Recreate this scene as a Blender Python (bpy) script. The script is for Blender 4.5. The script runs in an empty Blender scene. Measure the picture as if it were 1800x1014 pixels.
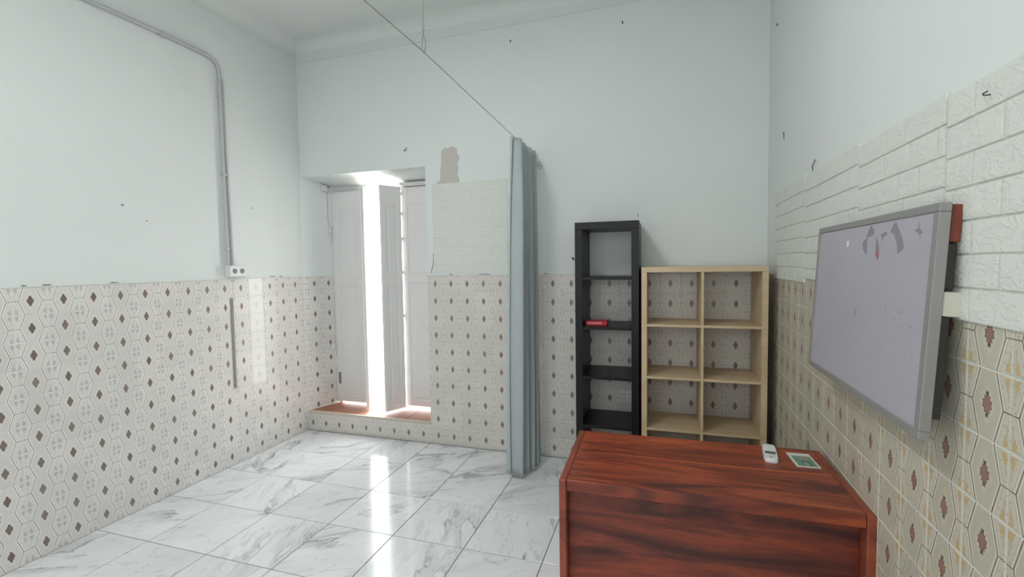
import bpy, math, random
from mathutils import Matrix, Vector
random.seed(7)
C = bpy.context.scene.collection
SC = bpy.context.scene

# ------------------------------------------------------------------ camera, world, sun, exposure
def look(yaw, pitch, roll):
    fw = Vector((math.sin(yaw)*math.cos(pitch), math.cos(yaw)*math.cos(pitch), math.sin(pitch)))
    rt = Vector((math.cos(yaw), -math.sin(yaw), 0)); up = rt.cross(fw)
    r2 = rt*math.cos(roll) + up*math.sin(roll); u2 = up*math.cos(roll) - rt*math.sin(roll)
    return Matrix((r2, u2, -fw)).transposed()
cam_d = bpy.data.cameras.new('camera'); cam = bpy.data.objects.new('camera', cam_d); C.objects.link(cam)
cam_d.sensor_width = 36; cam_d.lens = 824.558/1800*36; cam_d.clip_start = .05
cam.matrix_world = Matrix.Translation((0, 0, 1.586)) @ look(-.3057, -.0516, -.0147).to_4x4()
SC.camera = cam

w = bpy.data.worlds.new('sky'); SC.world = w; w.use_nodes = True
bg = w.node_tree.nodes['Background']; bg.inputs[0].default_value = (.95, .98, 1, 1); bg.inputs[1].default_value = 15.0

sun_d = bpy.data.lights.new('sun', 'SUN'); sun_d.energy = 22; sun_d.angle = .01; sun_d.color = (1, .96, .9)
sun = bpy.data.objects.new('sun', sun_d); C.objects.link(sun)
sun.rotation_euler = Vector((.03, -.16, -1)).to_track_quat('-Z', 'Y').to_euler()

def area(name, loc, direction, sx, sy, energy, color=(1, 1, 1), portal=False):
    d = bpy.data.lights.new(name, 'AREA'); d.shape = 'RECTANGLE'; d.size = sx; d.size_y = sy; d.energy = energy; d.color = color
    d.cycles.is_portal = portal
    o = bpy.data.objects.new(name, d); C.objects.link(o); o.location = loc
    o.rotation_euler = Vector(direction).to_track_quat('-Z', 'Y').to_euler()
    return o
area('door_daylight', (-2.55, 4.16, 1.25), (0, -1, 0), 1.2, 2.3, 1, portal=True)
area('rear_fill_light', (-.7, -1.46, 1.9), (0, 1, 0), 2.6, 1.8, 42, (.96, .985, 1))  # added fill light in front of the rear wall, no window there
area('ceiling_lamp_light', (-1.3, 1.15, 3.5), (0, 0, -1), .4, 1.3, 38, (1, .988, .97))

vs = SC.view_settings
vs.view_transform = 'Standard'; vs.look = 'None'; vs.gamma = 1; vs.use_curve_mapping = False; vs.exposure = -0.28

# ------------------------------------------------------------------ node helpers and materials
def lin(r, g, b):
    f = lambda c: (c/255/12.92) if c/255 <= .04045 else ((c/255+.055)/1.055)**2.4
    return (f(r), f(g), f(b), 1)
class NT:
    def __init__(s, name):
        s.m = bpy.data.materials.new(name); s.m.use_nodes = True
        s.t = s.m.node_tree; s.b = s.t.nodes['Principled BSDF']
    def n(s, typ, **kw):
        x = s.t.nodes.new(typ)
        for k, v in kw.items(): setattr(x, k, v)
        return x
    def put(s, sock, v):
        if isinstance(v, bpy.types.NodeSocket): s.t.links.new(v, sock)
        else: sock.default_value = v
    def math(s, op, a, b=0.0, clamp=False):
        x = s.n('ShaderNodeMath', operation=op, use_clamp=clamp); s.put(x.inputs[0], a); s.put(x.inputs[1], b); return x.outputs[0]
    def lt(s, x, t, soft):                       # 1 where x < t
        r = s.n('ShaderNodeMapRange', interpolation_type='SMOOTHSTEP'); s.put(r.inputs[0], x)
        s.put(r.inputs[1], t-soft); s.put(r.inputs[2], t+soft); r.inputs[3].default_value = 1; r.inputs[4].default_value = 0
        return r.outputs[0]
    def ramp(s, x, lo, hi, a=0.0, b=1.0):
        r = s.n('ShaderNodeMapRange'); s.put(r.inputs[0], x)
        for i, v in enumerate((lo, hi, a, b)): r.inputs[i+1].default_value = v
        return r.outputs[0]
    def mix(s, f, a, b, blend='MIX'):
        x = s.n('ShaderNodeMix', data_type='RGBA', blend_type=blend)
        s.put(x.inputs[0], f); s.put(x.inputs[6], a); s.put(x.inputs[7], b); return x.outputs[2]
    def coord(s, kind='Object'): return s.n('ShaderNodeTexCoord').outputs[kind]
    def mapping(s, vec, scale=(1, 1, 1), loc=(0, 0, 0), rot=(0, 0, 0)):
        x = s.n('ShaderNodeMapping'); s.put(x.inputs[0], vec); s.put(x.inputs[1], loc); x.inputs[2].default_value = rot; x.inputs[3].default_value = scale
        return x.outputs[0]
    def noise(s, vec, scale, detail=4, rough=.5, dist=0):
        x = s.n('ShaderNodeTexNoise'); s.put(x.inputs['Vector'], vec); x.inputs['Scale'].default_value = scale
        x.inputs['Detail'].default_value = detail; x.inputs['Roughness'].default_value = rough; x.inputs['Distortion'].default_value = dist
        return x.outputs[0]
    def bump(s, h, strength, dist):
        x = s.n('ShaderNodeBump'); x.inputs['Strength'].default_value = strength; x.inputs['Distance'].default_value = dist
        s.put(x.inputs['Height'], h); s.t.links.new(x.outputs[0], s.b.inputs['Normal'])
    def fin(s, col=None, rough=.5, metal=0.0, spec=.5):
        if col is not None: s.put(s.b.inputs['Base Color'], col)
        s.put(s.b.inputs['Roughness'], rough); s.b.inputs['Metallic'].default_value = metal
        s.b.inputs['Specular IOR Level'].default_value = spec
        return s.m
def plain(name, rgb, rough=.5, metal=0.0, spec=.5, var=.06, scale=30):
    t = NT(name); nz = t.noise(t.coord(), scale, 3); c = lin(*rgb)
    dk = tuple(x*(1-var) for x in c[:3])+(1,); lt_ = tuple(min(1, x*(1+var)) for x in c[:3])+(1,)
    return t.fin(t.mix(nz, dk, lt_), rough, metal, spec)

def plaster(name, rgb, bump=.12):
    t = NT(name); co = t.coord()
    n1 = t.noise(co, 1.3, 4); n2 = t.noise(co, 60, 5, .65)
    c = t.mix(n1, lin(*rgb), lin(rgb[0]-9, rgb[1]-7, rgb[2]-8))
    t.bump(n2, bump, .004)
    return t.fin(c, .85, spec=.2)
M = {}
M['plaster'] = plaster('white_plaster', (231, 235, 234))
M['ceiling'] = plaster('ceiling_plaster', (228, 231, 229), .05)
M['beam'] = plaster('beam_plaster', (228, 231, 229), .08)
M['bare'] = plaster('bare_beige_plaster', (203, 199, 192), .2)

def tile_mat(name, base, hexc, star, flower, line, dots, fade=0.0, rough=.3):
    t = NT(name); uv = t.coord('UV'); sx = t.n('ShaderNodeSeparateXYZ'); t.put(sx.inputs[0], uv)
    a = t.math('ABSOLUTE', t.math('SUBTRACT', sx.outputs[0], .5)); b = t.math('ABSOLUTE', t.math('SUBTRACT', sx.outputs[1], .5))
    info = t.n('ShaderNodeObjectInfo').outputs['Random']
    off = t.n('ShaderNodeCombineXYZ'); t.put(off.inputs[0], t.math('MULTIPLY', info, 37)); t.put(off.inputs[1], t.math('MULTIPLY', info, 91))
    uvr = t.n('ShaderNodeVectorMath', operation='ADD'); t.put(uvr.inputs[0], uv); t.put(uvr.inputs[1], off.outputs[0]); uvr = uvr.outputs[0]
    d = t.math('SUBTRACT', t.math('ADD', a, t.math('MULTIPLY', b, .34)), .345)
    ad = t.math('ABSOLUTE', d)
    inside = t.lt(d, 0, .006)
    outside = t.math('SUBTRACT', 1, inside)
    wear = t.noise(uvr, 7, 4)
    col = t.mix(inside, lin(*base), lin(*hexc))
    band = t.math('MAXIMUM', t.lt(t.math('ABSOLUTE', t.math('ADD', d, .032)), .012, .005), t.lt(t.math('ABSOLUTE', t.math('SUBTRACT', d, .034)), .012, .005))
    col = t.mix(t.math('MULTIPLY', band, .9), col, lin(*[min(255, x+15) for x in base]))
    # flower print in the tile corners
    ca = t.math('SUBTRACT', .5, a); cb = t.math('SUBTRACT', .5, b)
    # a ragged fan in each corner, wide at the horizontal joint and narrowing away from it
    wd = t.math('MAXIMUM', t.math('SUBTRACT', .078, t.math('MULTIPLY', cb, .2)), .012)
    e = t.math('DIVIDE', t.math('ABSOLUTE', t.math('SUBTRACT', ca, .09)), wd)
    e = t.math('ADD', e, t.math('MULTIPLY', t.lt(t.math('SUBTRACT', cb, .035), 0, .008), 2))
    e = t.math('ADD', e, t.math('MULTIPLY', t.ramp(cb, .14, .3), 1.2))
    e = t.math('ADD', e, t.math('MULTIPLY', t.math('SUBTRACT', t.noise(t.mapping(uvr, (1.5, 1, 1)), 16, 4, .6), .5), 3.4))
    vor = t.n('ShaderNodeTexVoronoi'); t.put(vor.inputs['Vector'], uv); vor.inputs['Scale'].default_value = 17
    dot = t.lt(vor.outputs['Distance'], .24, .08)
    region = t.math('MULTIPLY', t.lt(t.math('SUBTRACT', .07, d), 0, .01), t.lt(ca, .21, .02))
    col = t.mix(t.math('MULTIPLY', t.math('MULTIPLY', dot, region), .62), col, lin(*dots))
    stem = t.math('MULTIPLY', t.math('MULTIPLY', t.lt(t.math('ABSOLUTE', t.math('SUBTRACT', ca, .06)), .012, .008), t.lt(t.math('ABSOLUTE', t.math('SUBTRACT', cb, .26)), .1, .02)), t.lt(t.noise(uvr, 30, 2), .55, .1))
    col = t.mix(t.math('MULTIPLY', stem, .5), col, lin(*dots))
    col = t.mix(t.math('MULTIPLY', t.math('MULTIPLY', t.lt(e, .78, .3), outside), .85), col, lin(*flower))
    col = t.mix(t.math('MULTIPLY', t.math('MULTIPLY', t.lt(t.math('ABSOLUTE', t.math('SUBTRACT', d, .062)), .005, .003), .35), 1), col, lin(*line))
    # spiky star
    A = t.math('DIVIDE', a, .1); B_ = t.math('DIVIDE', b, .185)
    r = t.math('ADD', A, B_)
    ang = t.math('ARCTAN2', B_, A)
    sp = t.math('POWER', t.math('ABSOLUTE', t.math('SINE', t.math('MULTIPLY', ang, 6))), 4)
    r2 = t.math('SUBTRACT', r, t.math('MULTIPLY', sp, .38))
    halo = t.math('MULTIPLY', t.lt(r, 1.75, .12), .5)
    col = t.mix(halo, col, lin(*[min(255, x+14) for x in hexc]))
    smask = t.math('MULTIPLY', t.lt(r2, 1.0, .05), t.ramp(info, 0, 1, .85-fade, 1.0-fade))
    scol = t.mix(t.lt(r2, .78, .1), lin(*[x*.72 for x in star]), lin(*star))
    scol = t.mix(t.lt(b, .13, .03), lin(*[x*.8 for x in line]), scol)
    col = t.mix(smask, col, scol)
    # dark outline of the hexagon and the short link to the next tile
    ln = t.math('MAXIMUM', t.lt(ad, .0095, .004), t.math('MULTIPLY', outside, t.lt(b, .0085, .003)))
    ln = t.math('MULTIPLY', ln, t.ramp(wear, .3, .65, 1-fade, .65-fade*.7))
    col = t.mix(ln, col, lin(*line))
    val = t.ramp(info, 0, 1, .955, 1.03); cc = t.n('ShaderNodeCombineColor')
    for i in range(3): t.put(cc.inputs[i], val)
    col = t.mix(1, col, cc.outputs[0], 'MULTIPLY')
    t.bump(t.math('SUBTRACT', t.math('MULTIPLY', t.noise(uvr, 3, 2), .5), t.math('MULTIPLY', ln, .4)), .12, .003)
    return t.fin(col, rough, spec=.45)
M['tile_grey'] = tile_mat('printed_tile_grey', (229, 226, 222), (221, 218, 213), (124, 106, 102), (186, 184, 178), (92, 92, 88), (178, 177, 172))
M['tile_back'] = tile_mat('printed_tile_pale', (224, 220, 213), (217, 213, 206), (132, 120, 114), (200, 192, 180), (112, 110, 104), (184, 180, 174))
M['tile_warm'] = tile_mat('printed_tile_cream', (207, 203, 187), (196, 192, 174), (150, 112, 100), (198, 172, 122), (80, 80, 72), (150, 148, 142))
M['tile_white'] = tile_mat('printed_tile_white', (231, 231, 228), (229, 229, 226), (190, 186, 182), (222, 221, 218), (190, 190, 188), (212, 211, 208), .45)  # whiter tile with a fainter print
M['grout'] = plain('pale_grout', (228, 226, 221), .9)
M['floor_grout'] = plain('grey_floor_grout', (118, 121, 121), .9)

def marble():
    t = NT('marble_look_floor_tile'); co = t.coord(); info = t.n('ShaderNodeObjectInfo').outputs['Random']
    off = t.n('ShaderNodeCombineXYZ'); t.put(off.inputs[0], t.math('MULTIPLY', info, 53)); t.put(off.inputs[1], t.math('MULTIPLY', info, 29)); t.put(off.inputs[2], t.math('MULTIPLY', info, 17))
    turn = t.math('ADD', math.radians(-33), t.math('MULTIPLY', t.math('GREATER_THAN', t.math('FRACT', t.math('MULTIPLY', info, 7.3)), .68), math.radians(-75)))
    ro = t.n('ShaderNodeVectorRotate', rotation_type='Z_AXIS'); t.put(ro.inputs['Vector'], co); t.put(ro.inputs['Angle'], turn)
    v = t.n('ShaderNodeVectorMath', operation='ADD'); t.put(v.inputs[0], ro.outputs[0]); t.put(v.inputs[1], off.outputs[0]); p = v.outputs[0]
    st = t.mapping(p, (1.0, 3.6, 1))
    n1 = t.noise(st, 1.05, 6, .55, .55)
    dv = t.math('SUBTRACT', n1, .5)
    vein = t.lt(t.math('ABSOLUTE', dv), .009, .009)
    side = t.math('MULTIPLY', t.lt(t.math('ABSOLUTE', t.math('SUBTRACT', dv, .035)), .03, .03), 1)   # grey smoke along one side of the vein
    mask = t.ramp(t.noise(st, .9, 3), .45, .6)
    cloud = t.noise(st, .8, 5, .6)
    col = t.mix(t.ramp(cloud, .35, .7), lin(240, 242, 243), lin(224, 227, 229))
    col = t.mix(t.math('MULTIPLY', t.math('MULTIPLY', side, mask), .5), col, lin(176, 180, 182))
    col = t.mix(t.math('MULTIPLY', t.math('MULTIPLY', vein, mask), .7), col, lin(120, 124, 126))
    n3 = t.noise(t.mapping(p, (1.6, 5, 1), (9, 3, 0)), 1.8, 4, .5, .5)
    col = t.mix(t.math('MULTIPLY', t.lt(t.math('ABSOLUTE', t.math('SUBTRACT', n3, .5)), .007, .007), .28), col, lin(150, 154, 156))
    return t.fin(col, t.ramp(t.noise(co, 5, 3), 0, 1, .11, .17), spec=.5)
M['marble'] = marble()

def wood(name, cols, scale=1.0, rough=.35, axis=0):
    t = NT(name); co = t.coord()
    sc = [1.1*scale]*3
    for i in range(3):
        if i != axis: sc[i] = 9*scale
    st = t.mapping(co, tuple(sc))
    big = t.noise(st, 1.0, 6, .6, 1.2); fine = t.noise(t.mapping(co, tuple(x*7 for x in sc)), 2.0, 4, .6)
    c = t.mix(t.ramp(big, .36, .52), lin(*cols[0]), lin(*cols[1])); c = t.mix(t.ramp(big, .5, .68), c, lin(*cols[2]))
    c = t.mix(t.math('MULTIPLY', t.ramp(fine, .45, .75), .35), c, lin(*cols[0]))
    return t.fin(c, rough)
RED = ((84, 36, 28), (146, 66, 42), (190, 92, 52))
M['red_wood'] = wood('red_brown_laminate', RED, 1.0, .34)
M['red_shaded'] = wood('shaded_red_brown_laminate', ((66, 28, 23), (118, 52, 36), (156, 72, 44)), 1.0, .4)  # darker copy of the desk wood, shade of the front put into its colour
M['red_edge'] = wood('red_brown_edge_laminate', ((126, 60, 42), (148, 74, 52), (156, 82, 58)), 1.0, .4, 2)
M['red_edge_y'] = wood('red_brown_side_laminate', ((118, 56, 40), (146, 72, 50), (156, 82, 58)), 1.0, .4, 1)
M['red_block'] = wood('orange_brown_wood', ((96, 44, 30), (124, 60, 40), (136, 70, 48)), 1.0, .6, 2)
M['birch'] = wood('pale_birch_laminate', ((198, 174, 138), (208, 186, 152), (214, 194, 160)), .6, .5, 0)
M['black'] = plain('black_brown_laminate', (17, 16, 19), .4, spec=.3, var=.2, scale=50)
M['door'] = plain('white_door_paint', (228, 227, 226), .5, var=.02, scale=4)
M['terracotta'] = plain('terracotta', (166, 112, 90), .55, var=.15, scale=14)
M['lip'] = plain('pale_stone_lip', (206, 196, 178), .7, var=.08)
M['white_pl'] = plain('white_plastic', (226, 227, 226), .35, var=.02)
M['pipe'] = plain('painted_pipe', (188, 190, 190), .5, var=.03)
M['grey_pl'] = plain('grey_plastic', (128, 128, 126), .5)
M['dark'] = plain('dark_metal', (46, 44, 42), .5)
M['steel'] = plain('steel_wire', (138, 140, 138), .45, .4)
M['alu'] = plain('brushed_aluminium', (150, 149, 147), .45, .25, var=.04)
M['fabric'] = None
M['strip'] = plain('grey_strip', (140, 138, 134), .7)
M['red'] = plain('red_card', (176, 34, 44), .5)
M['pink'] = plain('pink_print', (214, 128, 130), .5)
M['grey_mark'] = plain('grey_tape_residue', (138, 137, 143), .7, var=.18, scale=60)
M['red_mark'] = plain('red_tape_residue', (158, 112, 118), .7)
M['paper'] = plain('white_paper', (226, 227, 222), .7, var=.02)
M['block_w'] = plain('cream_block', (205, 202, 188), .8)
M['screen'] = plain('grey_lcd', (92, 100, 98), .25)
M['pavement'] = plain('pale_pavement', (200, 196, 188), .9, scale=6)

def fabric():
    t = NT('grey_blue_fabric'); co = t.coord()
    c = t.mix(t.noise(co, 6, 3), lin(172, 182, 184), lin(182, 192, 194))
    t.bump(t.noise(t.mapping(co, (1, 1, .25)), 400, 2), .15, .001)
    t.b.inputs['Sheen Weight'].default_value = .2
    return t.fin(c, .9, spec=.15)
M['fabric'] = fabric()
def foam():
    t = NT('white_foam_brick'); co = t.coord(); info = t.n('ShaderNodeObjectInfo').outputs['Random']
    off = t.n('ShaderNodeCombineXYZ'); t.put(off.inputs[0], t.math('MULTIPLY', info, 31))
    v = t.n('ShaderNodeVectorMath', operation='ADD'); t.put(v.inputs[0], co); t.put(v.inputs[1], off.outputs[0])
    n1 = t.noise(t.mapping(v.outputs[0], (1, 1, 1.6), rot=(0, .5, 0)), 16, 3, .5, 1.4)
    ridge = t.lt(t.math('ABSOLUTE', t.math('SUBTRACT', n1, .5)), .03, .03)
    h = t.math('ADD', t.math('MULTIPLY', n1, .6), t.math('MULTIPLY', ridge, .5))
    t.bump(h, .4, .006)
    return t.fin(lin(222, 226, 219), .6, spec=.3)
M['foam'] = foam()
def board():
    t = NT('stained_whiteboard'); co = t.coord()
    c = t.mix(t.noise(t.mapping(co, (1, 1, 5)), 3, 4), lin(180, 178, 187), lin(170, 168, 177))
    sp = t.noise(co, 42, 3, .6); lo = t.noise(co, 5, 2)
    sx = t.n('ShaderNodeSeparateXYZ'); t.put(sx.inputs[0], co)
    low = t.lt(t.math('ABSOLUTE', t.math('SUBTRACT', sx.outputs[2], -.02)), .08, .05)
    m = t.math('MULTIPLY', t.math('MULTIPLY', t.ramp(sp, .63, .7), t.ramp(lo, .42, .55)), low)
    c = t.mix(t.math('MULTIPLY', m, .7), c, lin(118, 116, 122))
    return t.fin(c, .4, spec=.35)
M['board'] = board()
def leaflet_mat():
    t = NT('leaflet_print'); sx = t.n('ShaderNodeSeparateXYZ'); t.put(sx.inputs[0], t.coord('UV')); u, v = sx.outputs[0], sx.outputs[1]
    inx = t.lt(t.math('ABSOLUTE', t.math('SUBTRACT', u, .52)), .40, .01); iny = t.lt(t.math('ABSOLUTE', t.math('SUBTRACT', v, .43)), .36, .01)
    pic = t.math('MULTIPLY', inx, iny)
    g = t.mix(t.noise(t.coord('UV'), 9, 3), lin(84, 138, 108), lin(120, 170, 138))
    top = t.lt(t.math('SUBTRACT', .52, v), 0, .04)
    g = t.mix(t.math('MULTIPLY', top, t.lt(t.math('ABSOLUTE', t.math('SUBTRACT', u, .6)), .26, .05)), g, lin(150, 140, 130))
    box = t.math('MULTIPLY', t.lt(t.math('ABSOLUTE', t.math('SUBTRACT', u, .55)), .17, .01), t.lt(t.math('ABSOLUTE', t.math('SUBTRACT', v, .27)), .15, .01))
    box2 = t.math('MULTIPLY', t.lt(t.math('ABSOLUTE', t.math('SUBTRACT', u, .53)), .12, .01), t.lt(t.math('ABSOLUTE', t.math('SUBTRACT', v, .23)), .13, .01))
    g = t.mix(box, g, lin(56, 78, 66)); g = t.mix(box2, g, lin(140, 160, 148))
    return t.fin(t.mix(pic, lin(222, 224, 218), g), .35)
M['leaflet'] = leaflet_mat()

# ------------------------------------------------------------------ mesh helpers
def mesh(name, v, f, mat=None, uv=None, smooth=False):
    me = bpy.data.meshes.new(name); me.from_pydata(v, [], f); me.update()
    if mat: me.materials.append(mat)
    if uv:
        l = me.uv_layers.new(name='UVMap')
        for lp in me.loops: l.data[lp.index].uv = uv[lp.vertex_index]
    if smooth:
        for p in me.polygons: p.use_smooth = True
    return me
def obj(name, me, parent=None, loc=(0, 0, 0), rot=(0, 0, 0)):
    o = bpy.data.objects.new(name, me); C.objects.link(o); o.location = loc; o.rotation_euler = rot
    if parent: o.parent = parent
    return o
class MB:                                           # collects shapes that form ONE part
    def __init__(s): s.v = []; s.f = []
    def add(s, v, f):
        k = len(s.v); s.v += [tuple(x) for x in v]; s.f += [tuple(i+k for i in q) for q in f]; return s
    def box(s, x0, x1, y0, y1, z0, z1):
        v = [(x, y, z) for z in (z0, z1) for y in (y0, y1) for x in (x0, x1)]
        return s.add(v, [(0, 2, 3, 1), (4, 5, 7, 6), (0, 1, 5, 4), (2, 6, 7, 3), (0, 4, 6, 2), (1, 3, 7, 5)])
    def bbox(s, x0, x1, y0, y1, z0, z1, b):          # box with all edges chamfered
        v = []; lo = (x0, y0, z0); hi = (x1, y1, z1); idx = {}
        for cx in (0, 1):
            for cy in (0, 1):
                for cz in (0, 1):
                    c = [hi[i] if (cx, cy, cz)[i] else lo[i] for i in range(3)]
                    ins = [c[i] - b if (cx, cy, cz)[i] else c[i] + b for i in range(3)]
                    for ax in range(3):
                        p = ins[:]; p[ax] = c[ax]; idx[(cx, cy, cz, ax)] = len(v); v.append(tuple(p))
        f = []
        for ax in range(3):
            o1, o2 = [i for i in range(3) if i != ax]
            for side in (0, 1):
                q = []
                for p, r in ((0, 0), (1, 0), (1, 1), (0, 1)):
                    k = [0, 0, 0]; k[ax] = side; k[o1] = p; k[o2] = r; q.append(idx[(*k, ax)])
                f.append(q)
            for p in (0, 1):
                for r in (0, 1):
                    k = [0, 0, 0]; k[o1] = p; k[o2] = r; k2 = k[:]; k2[ax] = 1
                    f.append([idx[(*k, o1)], idx[(*k2, o1)], idx[(*k2, o2)], idx[(*k, o2)]])
        for cx in (0, 1):
            for cy in (0, 1):
                for cz in (0, 1): f.append([idx[(cx, cy, cz, a)] for a in range(3)])
        ctr = Vector(((x0+x1)/2, (y0+y1)/2, (z0+z1)/2)); out = []
        for q in f:
            p = [Vector(v[i]) for i in q]; nn = (p[1]-p[0]).cross(p[2]-p[0]); m = sum(p, Vector())/len(p)
            out.append(q if nn.dot(m-ctr) > 0 else q[::-1])
        return s.add(v, out)
    def tube(s, pts, r, n=10, cap=True):
        pts = [Vector(p) for p in pts]; rs = r if isinstance(r, (list, tuple)) else [r]*len(pts); k0 = len(s.v); up = None
        for i, p in enumerate(pts):
            t = (pts[min(i+1, len(pts)-1)] - pts[max(i-1, 0)]).normalized()
            if up is None: up = t.orthogonal().normalized()
            up = (up - t*up.dot(t)).normalized(); sd = t.cross(up)
            for j in range(n):
                an = 2*math.pi*j/n; s.v.append(tuple(p + (up*math.cos(an) + sd*math.sin(an))*rs[i]))
        for i in range(len(pts)-1):
            for j in range(n):
                a = k0+i*n+j; b = k0+i*n+(j+1) % n; s.f.append((a, b, b+n, a+n))
        if cap:
            s.f.append(tuple(k0+j for j in range(n))[::-1]); e = k0+(len(pts)-1)*n; s.f.append(tuple(e+j for j in range(n)))
        return s
    def poly(s, pts, y0, y1):                        # polygon in local XZ, extruded from y1 (back) to y0 (front)
        n = len(pts); v = [(x, y0, z) for x, z in pts] + [(x, y1, z) for x, z in pts]
        ar = sum(pts[i][0]*pts[(i+1) % n][1]-pts[(i+1) % n][0]*pts[i][1] for i in range(n))
        fr = tuple(range(n)) if ar > 0 else tuple(range(n))[::-1]
        f = [fr, tuple(i+n for i in fr[::-1])]
        for i in range(n):
            j = (i+1) % n; q = (i, i+n, j+n, j); f.append(q if ar > 0 else q[::-1])
        return s.add(v, f)
    def build(s, name, mat, parent=None, loc=(0, 0, 0), rot=(0, 0, 0), smooth=False):
        o = obj(name, mesh(name, s.v, s.f, mat, smooth=smooth), parent, loc, rot)
        if smooth:
            try: o.data.set_sharp_from_angle(angle=.7)
            except Exception: pass
        return o
def empty(name, loc=(0, 0, 0), rz=0):
    o = bpy.data.objects.new(name, None); C.objects.link(o); o.location = loc; o.rotation_euler = (0, 0, rz); return o
def tag(o, label=None, cat=None, group=None, kind=None):
    for k, v in (('label', label), ('category', cat), ('group', group), ('kind', kind)):
        if v: o[k] = v
    return o
_tc = {}
def tile_mesh(w, h, u0, u1, v0, v1, mat, th=.004):   # bevelled plate in local XZ, face at y = 0, lower left corner at origin
    key = tuple(round(x, 4) for x in (w, h, u0, u1, v0, v1)) + (mat.name,)
    if key in _tc: return _tc[key]
    g = .0015; b = .0016; v = []; uv = []
    for ins, y in ((g, th), (g, .0012), (g+b, 0)):
        for x, z in ((ins, ins), (w-ins, ins), (w-ins, h-ins), (ins, h-ins)):
            v.append((x, y, z)); uv.append((u0+(u1-u0)*x/w, v0+(v1-v0)*z/h))
    f = [(8, 9, 10, 11)]
    for k in (0, 4):
        for i in range(4): j = (i+1) % 4; f.append((k+i, k+j, k+4+j, k+4+i))
    _tc[key] = mesh('tile', v, f, mat, uv); return _tc[key]
T = .15
def tile_at(parent, x, z, mat, x_lo=-1e9, x_hi=1e9, z_hi=1e9):  # full tile with lower left at (x, z), clipped to the given limits
    x0, x1, z1 = max(x, x_lo), min(x+T, x_hi), min(z+T, z_hi)
    if x1-x0 < .012 or z1-z < .012: return
    me = tile_mesh(x1-x0, z1-z, (x0-x)/T, (x1-x)/T, 0, (z1-z)/T, mat)
    obj('tile', me, parent, (x0, random.uniform(-.0004, .0004), z), (random.uniform(-.0025, .0025), 0, random.uniform(-.0025, .0025)))

L, D, R = 3.275, 3.709, .7215
YR = -1.5                                             # rear wall
ZC = 3.66                                             # ceiling
XO = -1.949                                           # right edge of the door recess
TH = .024                                             # the right wall is slightly out of square

# ------------------------------------------------------------------ floor
fl = MB().box(-L-.1, R+.1, YR-.1, D+.05, -.12, -.003).build('floor', M['floor_grout']); tag(fl, 'white marble-look tiled floor with grey veins', kind='structure')
_fc = {}
def floor_tile(x0, x1, y0, y1):
    w, h = round(x1-x0, 4), round(y1-y0, 4)
    if w < .015 or h < .015: return
    if (w, h) not in _fc:
        m = MB(); g = .0024; b = .0012; v = []
        for ins, z in ((g, -.0035), (g, -.001), (g+b, 0)): v += [(ins, ins, z), (w-ins, ins, z), (w-ins, h-ins, z), (ins, h-ins, z)]
        f = [(8, 9, 10, 11)]
        for k in (0, 4):
            for i in range(4): j = (i+1) % 4; f.append((k+i, k+j, k+4+j, k+4+i))
        _fc[(w, h)] = mesh('floor_tile', v, f, M['marble'])
    obj('floor_tile', _fc[(w, h)], fl, (x0, y0, 0))
xs = [-L] + [-1.047+.4525*k for k in range(-4, 4)] + [R]
ys = [YR] + [2.345+.45*k for k in range(-8, 4)] + [D]
for i in range(len(xs)-1):
    for j in range(len(ys)-1): floor_tile(xs[i], xs[i+1], ys[j], ys[j+1])

# ------------------------------------------------------------------ ceiling with coved edges
ce = MB().box(-L-.1, R+.2, YR-.1, D+.1, ZC, ZC+.1).build('ceiling', M['ceiling']); tag(ce, 'plain off-white plaster ceiling', kind='structure')
def cove(length, name, loc, rz):                       # concave quarter strip, wall behind at y=0, room on -y
    r = .11; n = 8; v = []; f = []
    for x in (0, length):
        for i in range(n+1):
            a = math.pi/2*i/n; v.append((x, -r+r*math.sin(math.pi/2-a) if False else -r*(1-math.cos(a)), -r*(1-math.sin(a))))
        v.append((x, .02, .02))
    k = n+2
    for i in range(n): f.append((i, i+k, i+1+k, i+1))
    obj(name, mesh(name, v, f, M['ceiling'], smooth=True), ce, loc, (0, 0, rz))
cove(L+R, 'cove', (-L, D, ZC), 0)
cove(D-YR, 'cove', (-L, YR, ZC), math.pi/2)

# ------------------------------------------------------------------ left wall (local x = world Y, room side = -y)
wl = MB().box(YR-.1, D, .002, .2, -.05, ZC+.05).build('wall_left', M['plaster'], None, (-L, 0, 0), (0, 0, math.pi/2))
tag(wl, 'white plaster left wall above a wainscot of printed tiles', kind='structure')
for c in range(-7, 15):
    y = 1.6442+c*T-T/2
    for r in range(10):
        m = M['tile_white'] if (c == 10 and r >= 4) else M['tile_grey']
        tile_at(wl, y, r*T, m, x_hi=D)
MB().poly([(.3, 1.5), (D, 1.5), (D, 1.506), (3.4, 1.512), (3.28, 1.507), (3.0, 1.509), (2.6, 1.506), (2.2, 1.511), (2.05, 1.514), (1.8, 1.507), (1.2, 1.512), (.3, 1.507)], -.003, .004).build('plaster_lip', M['plaster'], wl)

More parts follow.
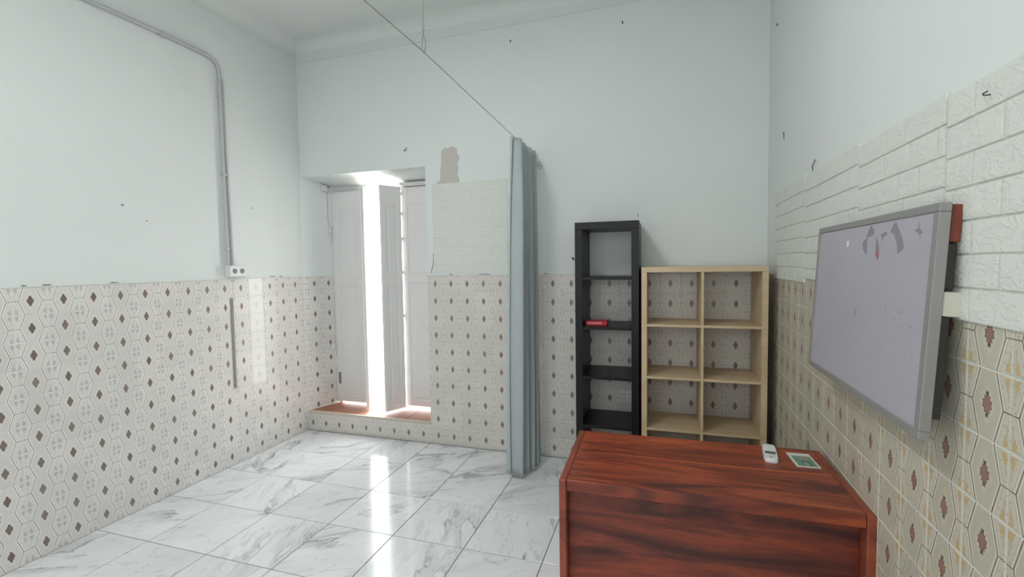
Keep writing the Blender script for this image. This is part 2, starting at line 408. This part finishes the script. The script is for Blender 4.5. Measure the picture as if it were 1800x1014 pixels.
# ------------------------------------------------------------------ back wall (world axes, face at y = D)
wb = MB().box(XO, R+.15, .002, .4, -.05, ZC+.05).add(
    [(-L-.1, .002, 2.445), (XO, .002, 2.445), (XO, .34, 2.385), (-L-.1, .34, 2.385), (-L-.1, .002, ZC+.05), (XO, .002, ZC+.05), (XO, .34, ZC+.05), (-L-.1, .34, ZC+.05)],
    [(0, 3, 2, 1), (4, 5, 6, 7), (0, 1, 5, 4), (2, 3, 7, 6), (0, 4, 7, 3), (1, 2, 6, 5)]).build('wall_back', M['plaster'], None, (0, D, 0))
tag(wb, 'white plaster back wall with door recess and printed tile wainscot', kind='structure')
for c in range(0, 18):
    x = -1.8743+c*T-T/2
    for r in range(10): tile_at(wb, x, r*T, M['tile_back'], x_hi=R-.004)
MB().poly([(XO, 1.5), (-.1, 1.5), (.7, 1.5), (.7, 1.506), (.2, 1.508), (-.4, 1.505), (-.75, 1.51), (-1.3, 1.506), (-1.45, 1.512), (-1.62, 1.509), (XO, 1.512)], -.003, .004).build('plaster_lip', M['plaster'], wb)
# proud band below the ceiling (its lower edge is the long thin line)
MB().poly([(-L+.002, 3.493), (-2.066, 3.497), (-.675, 3.514), (R, 3.531), (R, ZC), (-L+.002, ZC)], -.006, .01).build('beam_band', M['beam'], wb)
patch = [(-1.845, 2.291), (-1.801, 2.322), (-1.804, 2.363), (-1.79, 2.478), (-1.791, 2.542), (-1.781, 2.573), (-1.745, 2.592), (-1.727, 2.575), (-1.709, 2.595), (-1.674, 2.589), (-1.644, 2.57), (-1.64, 2.529), (-1.623, 2.509), (-1.623, 2.477), (-1.642, 2.46), (-1.633, 2.415), (-1.643, 2.352), (-1.627, 2.312), (-1.625, 2.287)]
o = MB().poly(patch, -.0005, .004).build('bare_plaster_patch', M['bare'], wb); o['label'] = 'beige bare plaster patch where the paint has peeled'
o = MB().tube([(-1.885, -.001, 1.69), (-1.886, -.001, 1.63), (-1.893, -.001, 1.58), (-1.913, -.001, 1.52)], .0025, 5).build('crack', M['grey_pl'], wb)

def chip(wall, x, z, w, h):
    MB().poly([(x+w*math.cos(a*math.pi/5)*random.uniform(.8, 1.1), z+h*math.sin(a*math.pi/5)*random.uniform(.7, 1.1)) for a in range(10)], -.0036, .003).build('chip', M['strip'], wall)
for y, w_ in ((2.06, .03), (1.72, .025), (3.33, .03), (3.42, .02), (1.62, .012)): chip(wl, y, 1.508, w_, .005)
for x, w_ in ((-1.41, .06), (-1.72, .02), (-.88, .02)): chip(wb, x, 1.506, w_, .004)
# foam brick panels: wall > foam_panel > brick
def brick_mesh(w, h, d):
    i = .0012; v = [(0, 0, 0), (w, 0, 0), (w, 0, h), (0, 0, h), (i, -d, i), (w-i, -d, i), (w-i, -d, h-i), (i, -d, h-i)]
    k = i+.007; e = d*1.15; v += [(k, -e, k), (w-k, -e, k), (w-k, -e, h-k), (k, -e, h-k)]
    f = [(8, 9, 10, 11), (0, 3, 2, 1)]
    for q in (0, 4):
        for a in range(4): b = (a+1) % 4; f.append((q+a, q+b, q+4+b, q+4+a))
    return mesh('brick', v, f, M['foam'])
_bc = {}
def foam_panel(wall, x0, x1, zs, joints, y=-.001, gap=.0035, dep=.0042):
    p = MB().poly([(x0, zs[0]), (x1, zs[0]), (x1, zs[-1]), (x0, zs[-1])], y-.0015, .0025).build('foam_panel', M['foam'], wall)
    for r in range(len(zs)-1):
        js = [x0] + [j for j in joints[r % len(joints)] if x0+.02 < j < x1-.02] + [x1]
        for a, b in zip(js[:-1], js[1:]):
            w, h = round(b-a-gap, 4), round(zs[r+1]-zs[r]-gap, 4)
            if (w, h, dep) not in _bc: _bc[(w, h, dep)] = brick_mesh(w, h, dep)
            obj('brick', _bc[(w, h, dep)], p, (a+gap/2, y-.0015+random.uniform(-.0004, .0003), zs[r]+gap/2))
    return p
foam_panel(wb, -1.885, -1.2, [1.515+.0773*k for k in range(11)], [[-1.70, -1.515, -1.33], [-1.79, -1.605, -1.42]], y=0.001, gap=.002, dep=.0016)

# reveal on the left of the recess (splayed) with its own tiles
RV = (.115, .291); rvl = math.hypot(*RV); rva = math.atan2(RV[1], RV[0])
rev = MB().box(-.0, rvl+.08, .002, .15, -.05, 2.5).build('wall_reveal', M['plaster'], None, (-L, D, 0), (0, 0, rva))
tag(rev, 'splayed white reveal beside the door with printed tiles below', kind='structure')
for x in (-.12, .03, .18):
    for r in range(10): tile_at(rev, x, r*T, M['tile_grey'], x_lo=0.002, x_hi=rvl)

# raised step in the recess
st = MB().box(-L-.02, XO+.0, .002, .42, -.02, .168).build('door_step', M['grout'], wb)
for c in range(-9, 0): 
    x = -1.8743+c*T-T/2
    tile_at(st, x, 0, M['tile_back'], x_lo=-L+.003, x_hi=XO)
    x0 = max(x, -L+.003)
    obj('tile', tile_mesh(min(x+T, XO)-x0, .022, (x0-x)/T, 1, .0, .022/T, M['tile_back']), st, (x0, 0, T))
MB().bbox(-L, XO, -.006, .022, .172, .19, .004).build('stone_lip', M['lip'], st)
for k in range(5):
    x0 = -L+.265*k; x1 = min(x0+.262, XO-.002)
    MB().bbox(x0, x1, .023, .42, .166, .1885, .003).build('terracotta_slab', M['terracotta'], st)

# ------------------------------------------------------------------ right wall (local x runs from the back corner towards the camera)
wr = MB().box(-.15, D-YR+.15, .002, .2, -.05, ZC+.05).build('wall_right', M['plaster'], None, (R, D, 0), (0, 0, -math.pi/2-TH))
tag(wr, 'right wall with foam bricks over cream printed tiles', kind='structure')
for c in range(-4, 17):
    x = 2.473-.15*c-T/2
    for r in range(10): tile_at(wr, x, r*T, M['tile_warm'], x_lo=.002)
Yl = lambda Y: D-Y
def rows(top, n=7, h=.0755): return [top-h*n+h*k for k in range(n+1)]
foam_panel(wr, Yl(3.42), Yl(2.695), rows(2.012, 7, .0775), [[.48, .66, .84], [.39, .57, .75, .93]])
foam_panel(wr, Yl(2.69), Yl(1.985), [1.4915]+rows(2.0, 7, .0765)[1:], [[1.2, 1.38, 1.56], [1.1, 1.29, 1.47, 1.64]], y=-.0016)
foam_panel(wr, Yl(1.98), Yl(1.415), rows(1.985, 7, .076), [[Yl(1.80), Yl(1.63)], [Yl(1.88), Yl(1.666), Yl(1.544)], [Yl(1.769), Yl(1.6), Yl(1.451)]], y=-.0012)
foam_panel(wr, Yl(1.41), Yl(.62), rows(1.972, 7, .0757), [[Yl(1.30), Yl(1.08), Yl(.88)], [Yl(1.2), Yl(.98), Yl(.78)]], y=-.002)

# rear wall (behind the camera), solid, without a window
rw = MB().box(-L-.1, R+.1, -.2, 0, -.05, ZC+.05).build('wall_rear', M['plaster'], None, (0, YR, 0)); tag(rw, 'plain white wall behind the viewer', kind='structure')

# ------------------------------------------------------------------ door: frame and four leaves in the recess
YD = 4.0
fr = MB().box(-3.16, XO, YD+.033, YD+.085, 2.315, 2.40).build('trim_1', M['door']); tag(fr, 'white door frame with header and jambs', kind='structure')
MB().box(-3.2, -3.125, YD+.033, YD+.085, .189, 2.315).build('jamb', M['door'], fr)
MB().box(XO-.03, XO+.02, YD+.033, YD+.085, .189, 2.315).build('jamb', M['door'], fr)
MB().bbox(-2.35, XO, YD-.02, YD+.033, 2.34, 2.375, .003).build('header_moulding', M['door'], fr)
MB().bbox(-2.36, -2.335, YD-.035, YD-.018, 2.352, 2.372, .002).build('catch', M['white_pl'], fr)
def leaf(n, label, loc, rz, w, h, panels, sx=.06):
    t = .032
    m = MB().box(0, w, 0.006, t-.006, 0, h)
    o = m.build(n, M['door'], None, loc, (0, 0, rz)); tag(o, label, kind='structure')
    def prt(name, x0, x1, z0, z1):
        MB().bbox(x0, x1, 0, t, z0, z1, .003).build(name, M['door'], o)
    prt('stile', 0, sx, 0, h); prt('stile', w-sx, w, 0, h)
    z = 0
    for a, b in panels:
        prt('rail', sx, w-sx, z, a); z = b
        MB().bbox(sx+.022, w-sx-.022, .002, t-.002, a+.022, b-.022, .004).build('panel', M['door'], o)
    prt('rail', sx, w-sx, z, h)
    return o
Z0 = .212
pan = [(.06, .44), (.52, 1.20), (1.275, 1.955)]
H = 2.335-Z0
d1 = leaf('door_1', 'closed wide white panelled door leaf by the tiled reveal', (-3.157, YD, Z0), 0, .349, H, pan, .075)
a2 = math.atan2(-.19, .125)
d2 = leaf('door_2', 'narrow white door leaf folded inward, seen edge on', (-2.808, YD-.004, Z0), a2-.0, .21, H, pan, .05)
a4 = math.atan2(-.19, -.105)
d4 = leaf('door_3', 'narrow white door leaf standing half open beside the bright gap', (-2.378, YD-.006, Z0), a4, .212, H, pan, .05)
# turn the panelled side of the narrow leaf to the room
d3 = leaf('door_4', 'wide white panelled door leaf next to the foam brick panel', (-2.362, YD, Z0+.012), 0, .41, H-.012, pan)
for z in (1.86, 2.05, 1.62, 1.3, .88): MB().tube([(-.004, -.002, z-.016), (-.004, -.002, z+.016)], .008, 8).build('hinge', M['door'], d3)
for z in (.36, 1.78): MB().bbox(-.018, .012, -.012, .004, z, z+.11, .003).build('hinge', M['white_pl'], d1)
MB().bbox(.02, .05, -.004, .004, .18, .3, .002).build('bolt_plate', M['grey_pl'], d1)

# outside pavement
pv = MB().box(-9, 5, 0, 9, -.05, 0).build('ground', M['pavement'], None, (0, 4.16, .13)); tag(pv, 'sunlit pale pavement outside the door', kind='structure')

# ------------------------------------------------------------------ desk
dk = empty('desk', (-.373, 1.752, 0), math.radians(1.0)); tag(dk, 'red-brown wooden desk with panelled front standing against the tiled wall', 'desk')
W, DP, HT, ST = 1.05, .555, .75, .028
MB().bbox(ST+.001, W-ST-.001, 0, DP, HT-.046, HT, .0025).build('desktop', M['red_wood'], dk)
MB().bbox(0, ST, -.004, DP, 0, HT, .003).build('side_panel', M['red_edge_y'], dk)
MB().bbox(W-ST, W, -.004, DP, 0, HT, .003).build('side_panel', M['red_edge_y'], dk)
MB().bbox(ST+.001, W-ST-.001, .05, .068, .12, HT-.047, .001).build('front_panel', M['red_shaded'], dk)
MB().box(ST+.0005, W-ST-.0005, .03, .05, .06, .12).build('foot_rail', M['red_edge'], dk)

# ------------------------------------------------------------------ shelves
def shelf_unit(root, X0, X1, Y0, Y1, top, zs, mid, mat, fr, sh, plinth):
    q = lambda n, *a: MB().bbox(*a, .0012).build(n, mat, root)
    q('side_panel', X0, X0+fr, Y0, Y1, 0, top-fr); q('side_panel', X1-fr, X1, Y0, Y1, 0, top-fr)
    q('top_panel', X0, X1, Y0, Y1, top-fr+.0005, top)
    q('bottom_panel', X0+fr, X1-fr, Y0, Y1, plinth-fr, plinth)
    cols = [(X0+fr, X1-fr)] if mid is None else [(X0+fr, mid-sh/2), (mid+sh/2, X1-fr)]
    if mid is not None: q('divider', mid-sh/2, mid+sh/2, Y0+.002, Y1, plinth, top-fr)
    for z in zs:
        for a, b in cols: q('shelf', a, b, Y0+.002, Y1, z-sh, z)
bs = empty('tall_shelf_unit', (-.354, 3.30, 0)); tag(bs, 'tall narrow black open shelf unit against the back wall', 'shelf')
shelf_unit(bs, -.2185, .2185, 0, .385, 1.871, [1.488, 1.137, .784, .432], None, M['black'], .05, .02, .082)
ls = empty('cube_shelf_unit', (.268, 3.30, 0)); tag(ls, 'pale birch open shelf unit with two columns of cubbies', 'shelf')
shelf_unit(ls, -.387, .387, 0, .385, 1.553, [1.166, .809, .452], 0.0, M['birch'], .036, .017, .095)

# red packet on the black shelf
rp = empty('red_packet', (-.435, 3.40, 1.137)); tag(rp, 'small flat red card packet lying on the black shelf', 'packet')
MB().bbox(-.075, .075, -.03, .06, 0, .034, .002).build('carton', M['red'], rp)
MB().box(-.062, .04, -.0308, -.0298, .012, .026).build('printed_label', M['pink'], rp)
MB().bbox(.05, .078, -.032, .05, .004, .036, .002).build('end_flap', M['red'], rp)

# ------------------------------------------------------------------ remote control and leaflet on the desk
rc = empty('remote_control', (.452, 2.212, .7505), math.radians(-7)); tag(rc, 'white air-conditioner remote control lying on the desk', 'remote')
n = 24; prof = []
for i in range(n):
    a = 2*math.pi*i/n; e = .35
    prof.append((.0275*math.copysign(abs(math.cos(a))**e, math.cos(a)), .09*math.copysign(abs(math.sin(a))**e, math.sin(a))))
m = MB(); v = []
for s_, z in ((.94, 0), (1, .004), (1, .012), (.9, .018)): v += [(x*s_, y*(1-(1-s_)*.35), z) for x, y in prof]
f = [tuple(range(n))[::-1], tuple(range(3*n, 4*n))]
for k in range(3):
    for i in range(n): j = (i+1) % n; f.append((k*n+i, k*n+j, (k+1)*n+j, (k+1)*n+i))
m.add(v, f).build('body', M['white_pl'], rc, smooth=True)
MB().bbox(-.02, .02, -.028, -.002, .0175, .0188, .0004).build('display', M['screen'], rc)
MB().tube([(0, -.062, .0175), (0, -.062, .0195)], .0045, 12).build('button', M['grey_pl'], rc)
for bx in (-.012, .012):
    for by in (.02, .036, .052): MB().bbox(bx-.007, bx+.007, by-.004, by+.004, .0175, .0188, .0004).build('button', M['paper'], rc)
v = [(-.044, -.074, 0), (.044, -.074, 0), (.044, .074, 0), (-.044, .074, 0), (-.044, -.074, .0012), (.044, -.074, .0012), (.044, .074, .0012), (-.044, .074, .0012)]
lf = obj('leaflet', mesh('leaflet', v, [(3, 2, 1, 0), (4, 5, 6, 7), (0, 1, 5, 4), (1, 2, 6, 5), (2, 3, 7, 6), (3, 0, 4, 7)], M['leaflet'], [(0, 0), (1, 0), (1, 1), (0, 1)]*2), None, (.571, 2.192, .7505), (0, 0, math.radians(3)))
tag(lf, 'small white-bordered leaflet with a green picture on the desk', 'leaflet')

# ------------------------------------------------------------------ whiteboard
WB = Matrix(((-.00638, .99857, .05308, .6), (-.99998, -.00648, .00179, 1.7655), (.00216, -.05306, .99859, 1.4344), (0, 0, 0, 1)))
wbd = empty('whiteboard'); wbd.matrix_world = WB; tag(wbd, 'stained whiteboard in a grey aluminium frame propped off the right wall', 'whiteboard')
w2, h2 = .439, .279; fw_ = .021
surf = MB().box(-w2+.01, w2-.01, .004, .012, -h2+.01, h2-.01).build('writing_surface', M['board'], wbd)
MB().bbox(-w2, w2, 0, .024, h2-fw_, h2, .002).build('frame_rail', M['alu'], wbd)
MB().bbox(-w2, w2, 0, .024, -h2, -h2+fw_, .002).build('frame_rail', M['alu'], wbd)
MB().bbox(-w2, -w2+fw_, 0, .024, -h2+fw_, h2-fw_, .002).build('frame_rail', M['alu'], wbd)
MB().bbox(w2-fw_-.004, w2, 0, .024, -h2+fw_, h2-fw_, .002).build('frame_rail', M['alu'], wbd)
MARKS = [[(.056, .255), (.087, .236), (.078, .224), (.036, .218), (.042, .19), (.039, .163), (.01, .184), (.005, .205), (.028, .217), (.04, .236)],
 [(.105, .219), (.127, .184), (.131, .162), (.123, .148), (.105, .166), (.103, .191)],
 [(.22, .252), (.244, .226), (.266, .202), (.276, .179), (.246, .164), (.234, .195), (.214, .219), (.193, .226), (.2, .241)],
 [(.127, .22), (.163, .231), (.172, .22), (.149, .214), (.148, .199), (.138, .216)],
 [(.341, .244), (.347, .226), (.367, .213), (.354, .211), (.356, .202), (.346, .214), (.324, .222), (.341, .226)]]
for p in MARKS: MB().poly(p, .0034, .0045).build('tape_residue', M['grey_mark'], surf)
MB().poly([(.111, .178), (.128, .178), (.131, .162), (.123, .148), (.105, .166)], .0031, .0045).build('tape_residue', M['red_mark'], surf)
MB().poly([(-.135, .216), (-.113, .215), (-.113, .197), (-.128, .194)], .0034, .0045).build('tape_residue', M['paper'], surf)
# wooden block and spacer behind the near end, dark blocks below each
MB().bbox(w2-.09, w2-.004, .025, .046, h2-.09, h2-.004, .002).build('wooden_block', M['red_block'], wbd)
MB().bbox(w2-.09, w2-.012, .025, .045, h2-.2, h2-.092, .002).build('dark_block', M['dark'], wbd)
MB().bbox(w2-.1, w2-.002, .025, .062, h2-.262, h2-.205, .002).build('spacer', M['block_w'], wbd)
MB().bbox(w2-.09, w2-.012, .025, .045, -h2+.05, h2-.264, .002).build('dark_block', M['dark'], wbd)  # dark block standing in for the soft shadow behind the board

# ------------------------------------------------------------------ curtain, wire and hanger
cu = empty('curtain', (-.95, 3.4, 0)); tag(cu, 'grey-blue fabric curtain gathered on a wire by the back wall', 'curtain')
NS, NZ = 150, 36; v = []; f = []
ztop, zbot = 2.462, .02
for k in range(NZ+1):
    q = k/NZ; z = ztop+(zbot-ztop)*q
    e = q**1.3
    p0 = Vector((-.957, 3.105)).lerp(Vector((-1.03, 3.215)), e); p1 = Vector((-.947, 3.655)).lerp(Vector((-.922, 3.53)), e)
    dr = (p1-p0); nr = Vector((-dr.y, dr.x)).normalized()
    amp = .029+.006*min(1, q*6)+.02*q
    for s in range(NS+1):
        u = s/NS
        ph = 2*math.pi*4.6*u + .5*math.sin(5*u+2*q) + .4*math.sin(3*q+9*u)
        sh = math.sin(ph)+.22*math.sin(2.3*ph+1.2+1.5*q)+.08*math.sin(5*ph)*max(0, 1-q*8)
        pt = p0 + dr*(u+.018*math.cos(ph)) + nr*amp*sh*(1.15 if u < .25 else .9)
        lift = (.012*math.sin(ph*.5+1) if k == NZ else 0) + (.006*math.sin(ph) if k == 0 else 0)
        v.append((pt.x+.95, pt.y-3.4, z+lift))
for k in range(NZ):
    for s in range(NS):
        a = k*(NS+1)+s; f.append((a, a+1, a+NS+2, a+NS+1))
o = obj('cloth', mesh('cloth', v, f, M['fabric'], smooth=True), cu); md = o.modifiers.new('thick', 'SOLIDIFY'); md.thickness = .003
for i, y in enumerate((3.16, 3.29, 3.42, 3.54, 3.655)):
    pts = [(0, y-3.4+.002*i, 2.435+.013*math.cos(a*math.pi/6)) for a in range(1)]
    ring = [(.013*math.sin(2*math.pi*a/14)+(.018 if i == 4 else 0), y-3.4, 2.44+.013*math.cos(2*math.pi*a/14)) for a in range(15)]
    MB().tube(ring, .0016, 6, False).build('ring', M['steel'], cu)
for k, (dx, dz) in enumerate(((.035, -.03), (.04, -.055))):
    ring = [(dx+.014*math.sin(2*math.pi*a/14), .262+.004*k, 2.41+dz+.016*math.cos(2*math.pi*a/14)) for a in range(15)]
    MB().tube(ring, .0018, 6, False).build('ring', M['steel'], cu)
wi = MB().tube([(-.948, D+.001, 2.44), (-.948, 3.1, 2.452), (-.948, 1.821, 2.482), (-.948, .6, 2.470), (-.948, YR, 2.45)], .0017, 6).build('curtain_wire', M['steel'])
tag(wi, 'long thin steel wire stretched across the room carrying the curtain', 'wire')
hp = [(-.948, 1.821, ZC), (-.947, 1.821, 3.1), (-.949, 1.821, 2.62)]
for a in range(14): hp.append((-.948+.004*math.sin(a*1.7), 1.821+.004*math.cos(a*1.7), 2.61-.0045*a))
for a in range(13):
    an = 2*math.pi*a/12; hp.append((-.948+.008*math.sin(an), 1.821, 2.515+.036*math.cos(an)))
hw = MB().tube(hp, .0021, 6).build('hanger_wire', M['steel']); tag(hw, 'twisted vertical wire with a loop hanging from the ceiling', 'wire')

# ------------------------------------------------------------------ conduit, sockets, strip on the left wall
cd = empty('conduit', (-L, 2.868, 1.61)); tag(cd, 'painted electrical conduit running along and down the left wall', 'pipe')
pts = [(.017, 0, 0), (.017, 0, 1.45)]
for a in range(0, 7): an = math.pi/2*a/6; pts.append((.017, -.09*(1-math.cos(an)), 1.495+.09*math.sin(an)))
pts += [(.017, -.5, 1.592), (.017, -1.2, 1.582), (.017, -4.3, 1.57)]
MB().tube(pts, .013, 12).build('pipe', M['pipe'], cd, smooth=True)
MB().tube([(.01, .05, 0), (.01, .047, .3), (.01, .036, .8), (.01, .028, 1.45)], .009, 8).build('cable', M['pipe'], cd, smooth=True)
for z in (.12, .7, 1.3): MB().bbox(0, .033, -.017, .017, z, z+.018, .003).build('clip', M['pipe'], cd)
for y in (-.45, -1.1): MB().bbox(0, .033, y, y+.018, 1.57, 1.606, .003).build('clip', M['pipe'], cd)
so = empty('wall_socket', (-L, 2.93, 1.518)); tag(so, 'white surface-mounted double socket box under the conduit', 'socket')
MB().bbox(.0, .055, -.078, .076, 0, .09, .004).build('box', M['white_pl'], so)
for y in (-.034, .034):
    ou = MB().tube([(.0545, y, .046), (.0565, y, .046)], .021, 20).build('outlet', M['grey_pl'], so)
    for dy in (-.008, .008): MB().tube([(.0562, y+dy, .046), (.0572, y+dy, .046)], .003, 8).build('hole', M['dark'], ou)
sr = MB().bbox(0, .006, -.011, .011, .62, 1.348, .001).build('grey_strip', M['strip'], None, (-L, 2.9, 0)); tag(sr, 'thin vertical grey strip on the left wall tiles', 'strip')
s2 = empty('wall_socket', (-.24, D, .5)); tag(s2, 'pale double socket plate on tiles behind the black shelf', 'socket')
pl = MB().bbox(-.055, .055, -.01, 0.0, 0, .095, .003).build('plate', M['white_pl'], s2)
for x in (-.028, .028):
    for dx, dz in ((-.009, .03), (.009, .03), (-.009, .062), (.009, .062)): MB().tube([(x+dx, -.0095, dz), (x+dx, -.0115, dz)], .004, 8).build('hole', M['dark'], pl)

# alarm contact and cable on the reveal (local frame of the reveal)
def on_rev(x, z): 
    return (-L+RV[0]*x/rvl, D+RV[1]*x/rvl, z)
sn = empty('door_sensor', on_rev(.235, 2.335), rva); tag(sn, 'small white square sensor box in the recess corner above the tiles', 'sensor')
MB().bbox(-.028, .028, -.03, 0.002, 0, .062, .004).build('case', M['white_pl'], sn)
MB().tube([(.036, -.012, .05), (.06, -.012, .05)], .005, 8).build('cable_gland', M['grey_pl'], sn)
cb = MB().tube([(.27, -.004, 2.38), (.272, -.004, 2.2), (.27, -.005, 2.08), (.283, -.004, 2.0), (.285, -.005, 1.9)], .0035, 6).build('sensor_cable', M['pipe'], None, (-L, D, 0), (0, 0, rva))
tag(cb, 'thin grey cable running down beside the closed door leaf', 'cable')
kb = empty('shutter_catch', on_rev(.283, 1.9), rva); tag(kb, 'small white metal catch on the reveal at shoulder height', 'catch', 'catches on the reveal')
MB().bbox(-.012, .012, -.02, .002, .03, .09, .003).build('housing', M['white_pl'], kb); MB().bbox(.004, .016, -.014, -.002, -.06, .04, .002).build('arm', M['white_pl'], kb)
kb = empty('shutter_catch', on_rev(.283, .72), rva); tag(kb, 'small white metal catch low on the tiled reveal', 'catch', 'catches on the reveal')
MB().bbox(-.014, .008, -.022, .002, .03, .09, .003).build('housing', M['white_pl'], kb); MB().bbox(.004, .018, -.014, -.002, -.06, .05, .002).build('arm', M['white_pl'], kb)

# screws, hooks and marks left in the walls
GR = {'nail': 'nails and screws left in the walls', 'hook': 'small hooks in the walls'}
def peg(name, loc, d, label, cat, shape, mat='dark', r=.003):
    o = MB().tube(shape, r, 7).build(name, M[mat], None, loc, d); tag(o, label, cat, GR[cat])
back = (0, 0, 0)
peg('wall_hook', (-2.138, D, 2.595), back, 'small dark bent hook in the wall above the door', 'hook', [(0, .003, 0), (0, -.02, -.002), (.02, -.03, .004), (.035, -.03, .02)], 'grey_pl', .0035)
peg('nail', (-.66, D, 1.626), back, 'black nail in the wall left of the black shelf', 'nail', [(0, .003, 0), (0, -.012, 0), (.008, -.02, -.004)], 'dark', .007)
peg('nail', (-1.154, D, 3.395), back, 'dark nail high on the back wall near the hanger wire', 'nail', [(0, .003, 0), (.002, -.006, -.02)], 'dark', .004)
peg('nail', (-.271, D, 3.396), back, 'dark nail high on the back wall above the black shelf', 'nail', [(0, .003, 0), (.002, -.006, -.02)], 'dark', .004)
peg('nail', (-.157, D, 1.93), back, 'thin pin just above the top right corner of the black shelf', 'nail', [(0, .002, 0), (0, -.002, .03)], 'grey_pl', .002)
rr = (0, 0, -math.pi/2-TH)
def rl(Y, z): return (R-math.tan(TH)*(D-Y), Y, z)
peg('wall_hook', rl(1.247, 1.923), rr, 'small dark bent hook in the topmost foam bricks', 'hook', [(0, .003, 0), (0, -.02, 0), (.006, -.024, .002), (.014, -.02, .004)], 'dark', .0014)
peg('wall_hook', rl(2.598, 2.03), rr, 'thin dark curl of wire above the far foam bricks', 'hook', [(0, .002, -.02), (.02, -.006, .0), (.07, -.006, .02)], 'grey_pl', .0025)
peg('nail', rl(3.224, 2.335), rr, 'dark sliver on the plain right wall near the corner', 'nail', [(0, .002, -.025), (0, -.003, .02)], 'grey_pl', .004)
peg('nail', rl(3.453, 3.09), rr, 'dark screw high on the right wall by the corner', 'nail', [(0, .003, 0), (0, -.008, 0)], 'grey_pl', .007)
lw = (0, 0, math.pi/2)
peg('nail', (-L, 2.135, 2.001), lw, 'dark screw hole mark at mid height on the left wall', 'nail', [(0, .003, 0), (0, -.004, 0)], 'grey_pl', .006)
peg('nail', (-L, 2.28, 1.912), lw, 'small dark pin low on the left plaster wall', 'nail', [(0, .003, 0), (0, -.004, 0)], 'dark', .003)
peg('nail', (-L, 3.14, 2.089), lw, 'small white plug in the left wall right of the conduit', 'nail', [(0, .003, .006), (0, -.006, 0), (.012, -.008, -.004)], 'white_pl', .004)

# ceiling lamp above and behind the view
cl = empty('ceiling_lamp', (-1.3, 1.15, ZC)); tag(cl, 'long white ceiling lamp above the room', 'lamp')
MB().bbox(-.21, .21, -.66, .66, -.14, 0, .01).build('housing', M['white_pl'], cl)
